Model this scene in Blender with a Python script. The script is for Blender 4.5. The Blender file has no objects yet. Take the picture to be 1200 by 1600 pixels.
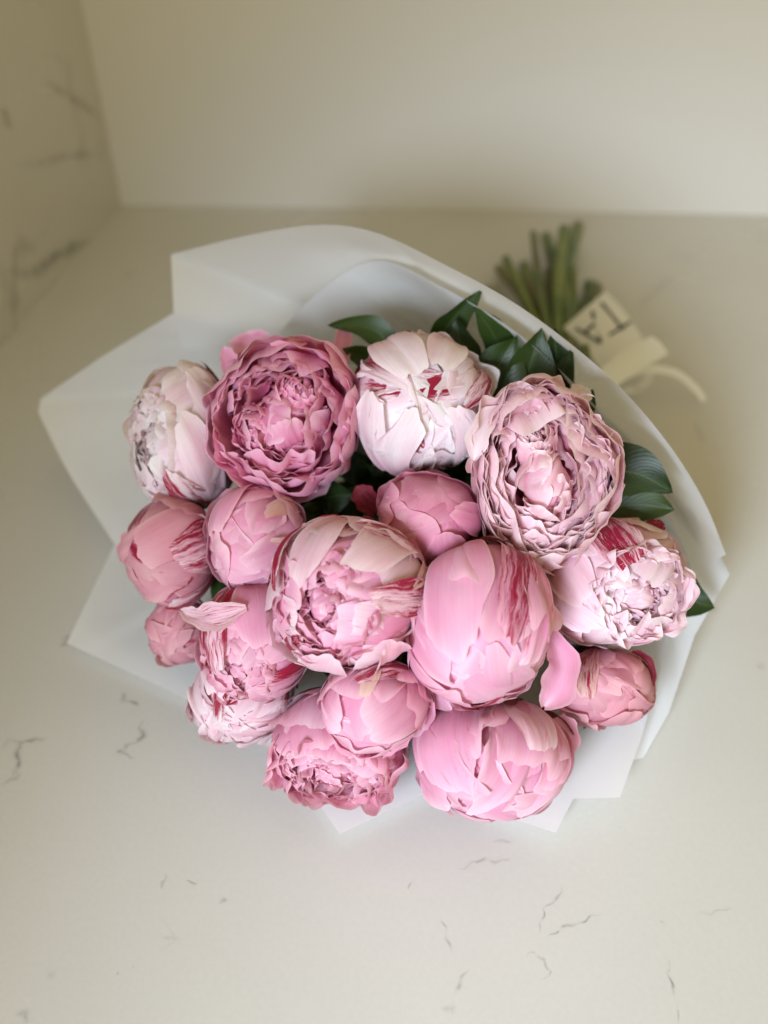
import bpy, math, random
import numpy as np
from mathutils import Vector, Matrix

# ------------------------------------------------------------------ camera, world, lamps, exposure
SC = bpy.context.scene
COL = SC.collection
H_CAM, PITCH, FPX = 0.69, math.radians(45.0), 1600.0          # photograph is 1200 x 1600
CAM = np.array([0.0, 0.0, H_CAM])
RIGHT = np.array([1.0, 0, 0])
FWD = np.array([0, math.cos(PITCH), -math.sin(PITCH)])
UP = np.array([0, math.sin(PITCH), math.cos(PITCH)])

cd = bpy.data.cameras.new('camera'); cam = bpy.data.objects.new('camera', cd); COL.objects.link(cam)
cam.location = CAM; cam.rotation_euler = (math.radians(90) - PITCH, 0, 0)
cd.sensor_fit = 'VERTICAL'; cd.sensor_height = 24.0; cd.lens = 24.0
cd.clip_start = 0.01; cd.clip_end = 50
cd.dof.use_dof = True; cd.dof.focus_distance = 0.69; cd.dof.aperture_fstop = 1.7
SC.camera = cam

w = bpy.data.worlds.new('World'); SC.world = w; w.use_nodes = True
bg = w.node_tree.nodes['Background']
bg.inputs['Color'].default_value = (1.0, 0.85, 0.48, 1); bg.inputs['Strength'].default_value = 0.58

def area(name, loc, target, sx, sy, power, color):
    l = bpy.data.lights.new(name, 'AREA'); l.shape = 'RECTANGLE'; l.size = sx; l.size_y = sy
    l.energy = power; l.color = color
    o = bpy.data.objects.new(name, l); COL.objects.link(o)
    o.location = loc
    o.rotation_euler = (Vector(target) - Vector(loc)).to_track_quat('-Z', 'Y').to_euler()
    return o
kl = area('window_light', (-0.45, -0.83, 0.86), (0.15, 0.385, 0.08), 0.5, 0.45, 2.95, (0.69, 0.815, 1.0)); kl.data.spread = math.radians(44)

vs = SC.view_settings
vs.view_transform = 'Standard'; vs.look = 'None'; vs.exposure = 0.10; vs.gamma = 1.0
vs.use_curve_mapping = False
SC.render.engine = 'CYCLES'
SC.cycles.use_denoising = True
SC.cycles.max_bounces = 6; SC.cycles.transparent_max_bounces = 8
SC.cycles.transmission_bounces = 4; SC.cycles.diffuse_bounces = 4; SC.cycles.glossy_bounces = 2
SC.cycles.caustics_reflective = False; SC.cycles.caustics_refractive = False
SC.cycles.use_adaptive_sampling = True; SC.cycles.adaptive_threshold = 0.02

# ------------------------------------------------------------------ helpers
def pix(px, py, d):
    """photograph pixel + depth along the view axis -> place in the room"""
    return CAM + d * (FWD + (px - 600) / FPX * RIGHT - (py - 800) / FPX * UP)

def pixz(px, py, z):
    """photograph pixel -> place at height z above the counter"""
    r = FWD + (px - 600) / FPX * RIGHT - (py - 800) / FPX * UP
    return CAM + (z - H_CAM) / r[2] * r

def tag(o, label=None, cat=None, group=None, kind=None):
    if label: o['label'] = label
    if cat: o['category'] = cat
    if group: o['group'] = group
    if kind: o['kind'] = kind
    return o

def mesh_obj(name, verts, faces, mat, parent=None, smooth=True, origin=None, uv=None, col=None, streak=None):
    verts = np.asarray(verts, float)
    if origin is not None: verts = verts - np.asarray(origin)
    me = bpy.data.meshes.new(name)
    me.from_pydata(verts.tolist(), [], [tuple(int(i) for i in f) for f in faces])
    if smooth: me.polygons.foreach_set('use_smooth', [True] * len(me.polygons))
    n = len(verts)
    if uv is not None:
        lay = me.uv_layers.new(name='UVMap')
        idx = np.empty(len(me.loops), dtype=np.int32); me.loops.foreach_get('vertex_index', idx)
        lay.data.foreach_set('uv', np.asarray(uv, np.float32)[idx].ravel())
    if col is not None:
        a = me.color_attributes.new('Col', 'FLOAT_COLOR', 'POINT')
        c = np.ones((n, 4), np.float32); c[:, :3] = col
        a.data.foreach_set('color', c.ravel())
    if streak is not None:
        a = me.attributes.new('Streak', 'FLOAT', 'POINT')
        a.data.foreach_set('value', np.asarray(streak, np.float32))
    me.update()
    o = bpy.data.objects.new(name, me); COL.objects.link(o)
    if mat: me.materials.append(mat)
    if parent is not None: o.parent = parent
    elif origin is not None: o.location = origin
    return o

def grid_faces(nu, nv):
    i = np.arange(nv - 1)[:, None] * nu + np.arange(nu - 1)[None, :]
    i = i.ravel()
    return np.stack([i, i + 1, i + nu + 1, i + nu], 1)

def sstep(a, b, x):
    t = np.clip((x - a) / (b - a), 0, 1); return t * t * (3 - 2 * t)

def nrm(v):
    v = np.asarray(v, float); return v / (np.linalg.norm(v) + 1e-9)

# ------------------------------------------------------------------ materials
class NT:
    def __init__(s, name):
        s.m = bpy.data.materials.new(name); s.m.use_nodes = True
        s.t = s.m.node_tree; s.t.nodes.clear()
        s.out = s.n('ShaderNodeOutputMaterial')
    def n(s, ty, **kw):
        x = s.t.nodes.new(ty)
        for k, v in kw.items(): setattr(x, k, v)
        return x
    def l(s, a, b): s.t.links.new(a, b)
    def ramp(s, fac, stops):
        r = s.n('ShaderNodeValToRGB'); e = r.color_ramp.elements
        while len(e) < len(stops): e.new(0.5)
        for q, (p, c) in zip(e, stops):
            q.position = p; q.color = c if len(c) == 4 else (*c, 1)
        s.l(fac, r.inputs[0]); return r.outputs[0]
    def mix(s, fac, a, b, blend='MIX'):
        x = s.n('ShaderNodeMix', data_type='RGBA', blend_type=blend)
        for sock, v in ((x.inputs[0], fac), (x.inputs[6], a), (x.inputs[7], b)):
            if isinstance(v, (int, float)): sock.default_value = v
            elif isinstance(v, tuple): sock.default_value = (*v, 1)[:4]
            else: s.l(v, sock)
        return x.outputs[2]
    def math(s, op, a, b=0.0, clamp=False):
        x = s.n('ShaderNodeMath', operation=op); x.use_clamp = clamp
        for sock, v in ((x.inputs[0], a), (x.inputs[1], b)):
            if isinstance(v, (int, float)): sock.default_value = v
            else: s.l(v, sock)
        return x.outputs[0]

def petal_material():
    k = NT('peony_petal')
    uv = k.n('ShaderNodeUVMap'); uv.uv_map = 'UVMap'
    oi = k.n('ShaderNodeObjectInfo')
    off = k.n('ShaderNodeCombineXYZ')
    k.l(k.math('MULTIPLY', oi.outputs['Random'], 91.0), off.inputs[2])
    def noise(scale, detail=3, rough=0.55, add=0.0):
        mp = k.n('ShaderNodeMapping'); mp.inputs['Scale'].default_value = scale
        mp.inputs['Location'].default_value = (add, add * .7, 0)
        k.l(uv.outputs[0], mp.inputs[0])
        ad = k.n('ShaderNodeVectorMath', operation='ADD'); k.l(mp.outputs[0], ad.inputs[0]); k.l(off.outputs[0], ad.inputs[1])
        nz = k.n('ShaderNodeTexNoise'); nz.inputs['Scale'].default_value = 1; nz.inputs['Detail'].default_value = detail
        nz.inputs['Roughness'].default_value = rough
        k.l(ad.outputs[0], nz.inputs['Vector']); return nz.outputs[0]
    col = k.n('ShaderNodeAttribute'); col.attribute_name = 'Col'
    stk = k.n('ShaderNodeAttribute'); stk.attribute_name = 'Streak'
    veins = noise((46, 1.8, 1)); broad = noise((3.0, 1.6, 1), add=3.1)
    base = k.mix(1.0, col.outputs['Color'], k.ramp(veins, [(0.28, (.96, .92, .94)), (0.66, (1.02, 1.035, 1.03))]), 'MULTIPLY')
    base = k.mix(1.0, base, k.ramp(broad, [(0.30, (.97, .83, .89)), (0.68, (1.03, 1.10, 1.06))]), 'MULTIPLY')
    wn = k.n('ShaderNodeTexNoise'); wn.inputs['Scale'].default_value = 5.0; wn.inputs['Detail'].default_value = 3; k.l(uv.outputs[0], wn.inputs['Vector'])
    wv = k.n('ShaderNodeVectorMath', operation='MULTIPLY_ADD'); wv.inputs[1].default_value = (.11, .11, 0); k.l(wn.outputs['Color'], wv.inputs[0]); k.l(uv.outputs[0], wv.inputs[2])
    mp = k.n('ShaderNodeMapping'); mp.inputs['Scale'].default_value = (30, 3.0, 1); mp.inputs['Location'].default_value = (4.4, 3.1, 0); k.l(wv.outputs[0], mp.inputs[0])
    ad = k.n('ShaderNodeVectorMath', operation='ADD'); k.l(mp.outputs[0], ad.inputs[0]); k.l(off.outputs[0], ad.inputs[1])
    nz = k.n('ShaderNodeTexNoise'); nz.inputs['Scale'].default_value = 1; nz.inputs['Detail'].default_value = 6; nz.inputs['Roughness'].default_value = .72
    k.l(ad.outputs[0], nz.inputs['Vector']); sn = nz.outputs[0]
    val = k.math('ADD', k.math('MULTIPLY', k.math('SUBTRACT', sn, .5), 2.0), k.math('SUBTRACT', stk.outputs['Fac'], .42))
    mask = k.math('MULTIPLY', val, 3.0, clamp=True)
    base = k.mix(mask, base, k.mix(mask, (.62, .12, .20), (.40, .018, .055)))
    hh = k.math('ADD', k.math('MULTIPLY', veins, 0.55), k.math('MULTIPLY', noise((9, 5, 1), add=1.3), 0.9))
    bp = k.n('ShaderNodeBump'); bp.inputs['Strength'].default_value = 0.26; bp.inputs['Distance'].default_value = 0.0020
    k.l(hh, bp.inputs['Height'])
    p = k.n('ShaderNodeBsdfPrincipled'); p.inputs['Roughness'].default_value = .52
    p.inputs['Specular IOR Level'].default_value = .22
    p.inputs['Sheen Weight'].default_value = .18; p.inputs['Sheen Roughness'].default_value = .4
    k.l(base, p.inputs['Base Color']); k.l(bp.outputs[0], p.inputs['Normal'])
    tr = k.n('ShaderNodeBsdfTranslucent'); k.l(base, tr.inputs[0])
    mx = k.n('ShaderNodeMixShader'); mx.inputs[0].default_value = .40
    k.l(p.outputs[0], mx.inputs[1]); k.l(tr.outputs[0], mx.inputs[2])
    k.l(mx.outputs[0], k.out.inputs[0]); return k.m

def leaf_material():
    k = NT('peony_leaf')
    uv = k.n('ShaderNodeUVMap'); uv.uv_map = 'UVMap'
    sx = k.n('ShaderNodeSeparateXYZ'); k.l(uv.outputs[0], sx.inputs[0])
    au = k.math('ABSOLUTE', k.math('SUBTRACT', sx.outputs[0], 0.5))
    # side veins: slanted stripes
    ph = k.math('ADD', k.math('MULTIPLY', sx.outputs[1], 52.0), k.math('MULTIPLY', au, -38.0))
    st = k.math('POWER', k.math('ABSOLUTE', k.math('SINE', ph)), 0.35)
    mid = k.math('MULTIPLY', k.math('SUBTRACT', 0.03, au), 60.0, clamp=True)
    nz = k.n('ShaderNodeTexNoise'); nz.inputs['Scale'].default_value = 45
    tc = k.n('ShaderNodeTexCoord'); k.l(tc.outputs['Object'], nz.inputs['Vector'])
    base = k.ramp(nz.outputs[0], [(.3, (.010, .022, .006)), (.7, (.026, .048, .011))])
    oi = k.n('ShaderNodeObjectInfo')
    base = k.mix(k.math('MULTIPLY', oi.outputs['Random'], .55), base, (.060, .100, .016))
    base = k.mix(k.math('MULTIPLY', mid, .55), base, (.085, .13, .04))
    bp = k.n('ShaderNodeBump'); bp.inputs['Strength'].default_value = .16; bp.inputs['Distance'].default_value = .0008
    k.l(k.math('SUBTRACT', st, k.math('MULTIPLY', mid, 1.2)), bp.inputs['Height'])
    p = k.n('ShaderNodeBsdfPrincipled'); p.inputs['Roughness'].default_value = .42; p.inputs['Specular IOR Level'].default_value = .38
    k.l(base, p.inputs['Base Color']); k.l(bp.outputs[0], p.inputs['Normal'])
    tr = k.n('ShaderNodeBsdfTranslucent'); tr.inputs[0].default_value = (.05, .12, .015, 1)
    mx = k.n('ShaderNodeMixShader'); mx.inputs[0].default_value = .16
    k.l(p.outputs[0], mx.inputs[1]); k.l(tr.outputs[0], mx.inputs[2]); k.l(mx.outputs[0], k.out.inputs[0]); return k.m

def stem_material():
    k = NT('peony_stem')
    tc = k.n('ShaderNodeTexCoord'); nz = k.n('ShaderNodeTexNoise'); nz.inputs['Scale'].default_value = 14; nz.inputs['Detail'].default_value = 4
    k.l(tc.outputs['Object'], nz.inputs['Vector'])
    oi = k.n('ShaderNodeObjectInfo')
    a = k.ramp(nz.outputs[0], [(.3, (.08, .13, .025)), (.55, (.22, .27, .06)), (.72, (.22, .12, .05))])
    b = k.mix(k.math('MULTIPLY', oi.outputs['Random'], .55), a, (.06, .085, .035))
    p = k.n('ShaderNodeBsdfPrincipled'); p.inputs['Roughness'].default_value = .5
    k.l(b, p.inputs['Base Color']); k.l(p.outputs[0], k.out.inputs[0]); return k.m

def paper_material(name='wrapping_paper', alpha=.0, trans=.36, c=(.90, .895, .88)):
    k = NT(name)
    tc = k.n('ShaderNodeTexCoord'); nz = k.n('ShaderNodeTexNoise'); nz.inputs['Scale'].default_value = 9; nz.inputs['Detail'].default_value = 5
    k.l(tc.outputs['Object'], nz.inputs['Vector'])
    nf = k.n('ShaderNodeTexNoise'); nf.inputs['Scale'].default_value = 420; k.l(tc.outputs['Object'], nf.inputs['Vector'])
    base = k.mix(nz.outputs[0], tuple(x * .965 for x in c), c)
    bp = k.n('ShaderNodeBump'); bp.inputs['Strength'].default_value = .10; bp.inputs['Distance'].default_value = .002
    k.l(k.math('ADD', nz.outputs[0], k.math('MULTIPLY', nf.outputs[0], .05)), bp.inputs['Height'])
    p = k.n('ShaderNodeBsdfPrincipled'); p.inputs['Roughness'].default_value = .42; p.inputs['Specular IOR Level'].default_value = .42
    k.l(base, p.inputs['Base Color']); k.l(bp.outputs[0], p.inputs['Normal'])
    tr = k.n('ShaderNodeBsdfTranslucent'); k.l(base, tr.inputs[0])
    m1 = k.n('ShaderNodeMixShader'); m1.inputs[0].default_value = trans
    k.l(p.outputs[0], m1.inputs[1]); k.l(tr.outputs[0], m1.inputs[2])
    k.l(m1.outputs[0], k.out.inputs[0]); return k.m

def quartz_material(name, veined=False):
    k = NT(name)
    tc = k.n('ShaderNodeTexCoord')
    nz = k.n('ShaderNodeTexNoise'); nz.inputs['Scale'].default_value = 3.0; nz.inputs['Detail'].default_value = 6
    k.l(tc.outputs['Object'], nz.inputs['Vector'])
    fine = k.n('ShaderNodeTexNoise'); fine.inputs['Scale'].default_value = 260; fine.inputs['Detail'].default_value = 2
    k.l(tc.outputs['Object'], fine.inputs['Vector'])
    base = k.ramp(nz.outputs[0], [(.32, (.56, .538, .488)), (.68, (.61, .588, .538))])
    base = k.mix(1.0, base, k.ramp(fine.outputs[0], [(.35, (.985, .985, .98)), (.65, (1.01, 1.01, 1.01))]), 'MULTIPLY')
    # faint hairline veins: narrow band of a warped noise, broken up by a second one
    wz = k.n('ShaderNodeTexNoise'); wz.inputs['Scale'].default_value = 4.2; wz.inputs['Detail'].default_value = 7; wz.inputs['Distortion'].default_value = .6
    k.l(tc.outputs['Object'], wz.inputs['Vector'])
    band = k.math('SUBTRACT', 1.0, k.math('MULTIPLY', k.math('ABSOLUTE', k.math('SUBTRACT', wz.outputs[0], .5)), 46.0 if veined else 150.0), clamp=True)
    br = k.n('ShaderNodeTexNoise'); br.inputs['Scale'].default_value = 6 if veined else 9; br.inputs['Detail'].default_value = 3
    k.l(tc.outputs['Object'], br.inputs['Vector'])
    gate = k.math('MULTIPLY', k.math('SUBTRACT', br.outputs[0], .50 if veined else .60), 7.0, clamp=True)
    f = k.math('MULTIPLY', k.math('MULTIPLY', band, gate), .55 if veined else .20)
    base = k.mix(f, base, (.24, .24, .21))
    p = k.n('ShaderNodeBsdfPrincipled'); p.inputs['Roughness'].default_value = .24; p.inputs['Specular IOR Level'].default_value = .42
    k.l(base, p.inputs['Base Color'])
    k.l(k.ramp(nz.outputs[0], [(.3, (.22,) * 3), (.7, (.30,) * 3)]), p.inputs['Roughness'])
    k.l(p.outputs[0], k.out.inputs[0]); return k.m

def vein_material():
    k = NT('quartz_vein')
    uv = k.n('ShaderNodeUVMap'); uv.uv_map = 'UVMap'
    sx = k.n('ShaderNodeSeparateXYZ'); k.l(uv.outputs[0], sx.inputs[0])
    au = k.math('ABSOLUTE', sx.outputs[0])
    tc = k.n('ShaderNodeTexCoord')
    n1 = k.n('ShaderNodeTexNoise'); n1.inputs['Scale'].default_value = 130; n1.inputs['Detail'].default_value = 4; k.l(tc.outputs['Object'], n1.inputs['Vector'])
    n2 = k.n('ShaderNodeTexNoise'); n2.inputs['Scale'].default_value = 700; n2.inputs['Detail'].default_value = 3; k.l(tc.outputs['Object'], n2.inputs['Vector'])
    prof = k.math('POWER', k.math('SUBTRACT', 1.0, au, clamp=True), 1.6)
    brk = k.math('MULTIPLY', k.math('SUBTRACT', n1.outputs[0], .36), 4.2, clamp=True)
    fl = k.math('ADD', .45, k.math('MULTIPLY', n2.outputs[0], .9))
    fade = k.n('ShaderNodeAttribute'); fade.attribute_name = 'Streak'
    f = k.math('MULTIPLY', k.math('MULTIPLY', prof, brk), k.math('MULTIPLY', fl, fade.outputs['Fac']), clamp=True)
    p = k.n('ShaderNodeBsdfPrincipled'); p.inputs['Base Color'].default_value = (.23, .23, .21, 1); p.inputs['Roughness'].default_value = .3
    tp = k.n('ShaderNodeBsdfTransparent'); mx = k.n('ShaderNodeMixShader')
    k.l(f, mx.inputs[0]); k.l(tp.outputs[0], mx.inputs[1]); k.l(p.outputs[0], mx.inputs[2])
    k.l(mx.outputs[0], k.out.inputs[0]); return k.m

def plain_material(name, c, rough=.5, var=.03, scale=8, bump=0.0):
    k = NT(name)
    tc = k.n('ShaderNodeTexCoord'); nz = k.n('ShaderNodeTexNoise'); nz.inputs['Scale'].default_value = scale; nz.inputs['Detail'].default_value = 5
    k.l(tc.outputs['Object'], nz.inputs['Vector'])
    b = k.mix(nz.outputs[0], tuple(x * (1 - var) for x in c), tuple(x * (1 + var) for x in c))
    p = k.n('ShaderNodeBsdfPrincipled'); p.inputs['Roughness'].default_value = rough
    k.l(b, p.inputs['Base Color'])
    if bump:
        n2 = k.n('ShaderNodeTexNoise'); n2.inputs['Scale'].default_value = 180; k.l(tc.outputs['Object'], n2.inputs['Vector'])
        bp = k.n('ShaderNodeBump'); bp.inputs['Strength'].default_value = bump; bp.inputs['Distance'].default_value = .001
        k.l(n2.outputs[0], bp.inputs['Height']); k.l(bp.outputs[0], p.inputs['Normal'])
    k.l(p.outputs[0], k.out.inputs[0]); return k.m

M_PETAL, M_LEAF, M_STEM = petal_material(), leaf_material(), stem_material()
M_PAPER, M_QUARTZ, M_MARBLE, M_VEIN = paper_material(), quartz_material('white_quartz'), quartz_material('veined_quartz', True), vein_material()
M_WALL = plain_material('painted_wall', (.775, .755, .72), .55, .025, 2.5, .08)
M_RIBBON = paper_material('ribbon_satin', .0, .22, (.92, .915, .89))
M_INK = plain_material('black_print', (.02, .022, .024), .5)

# ------------------------------------------------------------------ the setting
def box(name, lo, hi, mat, rz=0, pivot=(0, 0, 0), bev=.0):
    x0, y0, z0 = lo; x1, y1, z1 = hi
    v = [(x0, y0, z0), (x1, y0, z0), (x1, y1, z0), (x0, y1, z0), (x0, y0, z1), (x1, y0, z1), (x1, y1, z1), (x0, y1, z1)]
    f = [(0, 3, 2, 1), (4, 5, 6, 7), (0, 1, 5, 4), (1, 2, 6, 5), (2, 3, 7, 6), (3, 0, 4, 7)]
    o = mesh_obj(name, v, f, mat, smooth=False)
    o.rotation_euler.z = rz; o.location = pivot
    if bev:
        b = o.modifiers.new('bevel', 'BEVEL'); b.width = bev; b.segments = 3
    return o

CORNER = pixz(190, 320, 0)
BACK_R = pixz(1200, 336, 0)
yaw_back = math.atan2(BACK_R[1] - CORNER[1], BACK_R[0] - CORNER[0])
LEFT_F = pixz(0, 545, 0)
yaw_left = math.atan2(LEFT_F[1] - CORNER[1], LEFT_F[0] - CORNER[0])     # direction from the corner towards the viewer
counter = tag(box('countertop', (-1.6, -.6, -.03), (1.6, 1.9, 0), M_QUARTZ),
              'white quartz countertop with thin broken grey veins', None, None, 'structure')
wall_b = tag(box('wall_back', (-.05, 0, -.2), (2.4, .12, 1.8), M_WALL, yaw_back, CORNER),
             'plain warm white wall behind the counter', None, None, 'structure')
wall_l = tag(box('wall_left', (-.05, -.05, -.2), (1.42, 0, 1.8), M_MARBLE, yaw_left, CORNER),
             'veined pale quartz splashback in the corner', None, None, 'structure')

rng = random.Random(5)
def vein(pts, width, strength, closed=False):
    P = [pixz(x, y, 0) for x, y in pts]
    out = []
    for a, b in zip(P[:-1], P[1:]):
        n = max(3, int(np.linalg.norm(b - a) / .0022))
        for i in range(n): out.append(a + (b - a) * i / n)
    out.append(P[-1]); out = np.array(out)[:, :2]
    n = len(out); s = np.arange(n)
    ph = [rng.uniform(0, 6.3) for _ in range(6)]
    jit = .0011 * np.sin(s * .61 + ph[0]) + .0008 * np.sin(s * 1.37 + ph[1]) + .0016 * np.sin(s * .23 + ph[2])
    t = np.gradient(out, axis=0); t /= np.linalg.norm(t, axis=1)[:, None] + 1e-9
    nn = np.stack([-t[:, 1], t[:, 0]], 1)
    out = out + nn * jit[:, None]
    wd = 1.6 * width * (.55 + .45 * np.abs(np.sin(s * .37 + ph[3])) + .4 * np.abs(np.sin(s * .11 + ph[4])))
    e = np.minimum(s, n - 1 - s) / max(1, n * .22); e = np.clip(e, 0, 1)
    wd = wd * (.35 + .65 * e)
    V, UV, S = [], [], []
    for u in (-1, 0, 1):
        for i in range(n):
            q = out[i] + nn[i] * wd[i] * u
            V.append((q[0], q[1], .00018)); UV.append((u, i / n)); S.append(strength * .52 * (.25 + .75 * e[i]))
    F = [(r * n + i, r * n + i + 1, (r + 1) * n + i + 1, (r + 1) * n + i) for r in range(2) for i in range(n - 1)]
    o = mesh_obj('vein', V, F, M_VEIN, counter, uv=UV, streak=S)
    return o
for pts, wd, st in [
    ([(0, 1222), (22, 1215), (32, 1200), (28, 1175), (40, 1160), (72, 1150)], .0026, 1.0),
    ([(0, 1168), (18, 1160), (34, 1158)], .0024, .5),
    ([(95, 1012), (103, 1000), (104, 992)], .0040, .9),
    ([(190, 1080), (198, 1092), (215, 1102), (200, 1115)], .0022, .8),
    ([(225, 1125), (215, 1140), (220, 1150), (205, 1162), (185, 1175), (215, 1180)], .0022, .85),
    ([(250, 1105), (257, 1103)], .002, .5),
    ([(258, 1365), (262, 1375), (255, 1392)], .0016, .6), ([(290, 1382), (310, 1381)], .0009, .6),
    ([(316, 1352), (318, 1356)], .0012, .9), ([(340, 1412), (348, 1402), (356, 1400)], .0022, .5),
    ([(72, 1528), (90, 1514)], .0030, .5), ([(250, 1474), (282, 1468)], .0013, .4),
    ([(180, 1525), (184, 1526)], .0012, .9), ([(207, 1510), (209, 1511)], .001, .8),
    ([(20, 1585), (38, 1580), (50, 1592)], .0026, .6),
    ([(716, 1362), (735, 1350), (765, 1341), (800, 1340), (817, 1342)], .0012, .65), ([(768, 1318), (785, 1315), (797, 1323)], .0013, .55),
    ([(643, 1376), (645, 1390)], .0010, .7),
    ([(875, 1382), (868, 1402), (848, 1420), (843, 1445), (848, 1460)], .0010, .75),
    ([(850, 1460), (875, 1452), (890, 1443), (920, 1440), (941, 1432)], .0010, .85),
    ([(825, 1500), (835, 1491), (850, 1498), (862, 1518), (850, 1534)], .0010, .75),
    ([(688, 1434), (700, 1458), (712, 1488)], .0012, .65), ([(730, 1510), (722, 1535), (712, 1558)], .0016, .55),
    ([(690, 1580), (705, 1575), (700, 1595)], .0022, .5),
    ([(1048, 1500), (1050, 1522), (1048, 1545), (1052, 1565), (1060, 1582), (1055, 1600)], .0011, .9),
    ([(1085, 1430), (1120, 1424), (1148, 1416)], .0009, .4), ([(1030, 1440), (1038, 1439)], .001, .5),
    ([(1175, 1258), (1177, 1260)], .0009, .9), ([(1120, 1108), (1122, 1109)], .001, .9),
    ([(1080, 660), (1095, 680), (1090, 692)], .0040, .35), ([(1110, 960), (1120, 950)], .003, .45),
    ([(1180, 1040), (1195, 1036)], .003, .5),
    ([(990, 490), (1020, 460), (1050, 430)], .0055, .35), ([(195, 425), (210, 432)], .006, .5),
    ([(1040, 405), (1090, 400)], .005, .3)]:
    vein(pts, wd, st)

# two bold veins on the splashback, lying on its face
def wall_vein(pts, width, strength):
    d = np.array([math.cos(yaw_left), math.sin(yaw_left), 0.0]); nface = np.array([-d[1], d[0], 0])   # faces the room
    P = []
    for px, py in pts:
        r = FWD + (px - 600) / FPX * RIGHT - (py - 800) / FPX * UP
        t = np.dot(CORNER - CAM, nface) / np.dot(r, nface); P.append(CAM + r * t)
    out = []
    for a, b in zip(P[:-1], P[1:]):
        n = max(3, int(np.linalg.norm(b - a) / .01))
        for i in range(n): out.append(a + (b - a) * i / n)
    out.append(P[-1]); out = np.array(out); n = len(out)
    sgn = 1 if np.dot(CAM - CORNER, nface) > 0 else -1
    V, UV, S = [], [], []
    tg = np.gradient(out, axis=0)
    for u in (-1, 0, 1):
        for i in range(n):
            side = nrm(np.cross(tg[i], nface))
            e = min(1, min(i, n - 1 - i) / (n * .3) + .1)
            wv = width * (.6 + .5 * abs(math.sin(i * .5))) * e
            V.append(out[i] + side * wv * u + nface * sgn * .0006); UV.append((u, i / n)); S.append(strength * e)
    F = [(r * n + i, r * n + i + 1, (r + 1) * n + i + 1, (r + 1) * n + i) for r in range(2) for i in range(n - 1)]
    o = mesh_obj('vein', V, F, M_VEIN, wall_l, uv=UV, streak=S)
    o.matrix_parent_inverse = (Matrix.Translation(CORNER) @ Matrix.Rotation(yaw_left, 4, 'Z')).inverted()
wall_vein([(0, 418), (35, 428), (55, 425), (90, 398), (135, 378), (145, 378)], .014, .75)
wall_vein([(0, 165), (10, 180), (18, 215)], .010, .45)
wall_vein([(60, 120), (100, 145), (140, 172), (165, 192)], .010, .5)
wall_vein([(10, 260), (60, 255), (110, 243), (165, 240)], .009, .35)

# ------------------------------------------------------------------ peonies
NECK = pixz(880, 628, .032)
def lin(r, g, b):
    f = lambda c: ((c / 255 + .055) / 1.055) ** 2.4 if c > 10 else c / 255 / 12.92
    return np.array([f(r), f(g), f(b)])
PAL = {   # base, edge, heart
    'deep':  (lin(248, 172, 204), lin(253, 214, 228), lin(230, 100, 148)),
    'rose':  (lin(250, 206, 216), lin(254, 238, 238), lin(236, 134, 160)),
    'pink':  (lin(242, 178, 202), lin(249, 210, 220), lin(220, 112, 146)),
    'hot':   (lin(232, 150, 178), lin(243, 186, 202), lin(208, 92, 126)),
    'blush': (lin(249, 216, 224), lin(252, 236, 238), lin(232, 146, 168)),
    'pale':  (lin(252, 236, 238), lin(254, 246, 244), lin(240, 184, 194)),
    'cream': (lin(238, 214, 200), lin(240, 224, 206), lin(214, 150, 150)),
    'dusk':  (lin(232, 168, 180), lin(238, 190, 194), lin(196, 92, 110)),
    'sepal': (lin(120, 40, 50), lin(150, 60, 60), lin(90, 100, 50)),
    'straw': (lin(232, 198, 182), lin(236, 214, 198), lin(214, 140, 132)),
    'crimson': (lin(190, 50, 78), lin(222, 130, 142), lin(150, 20, 50)),
}

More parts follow.
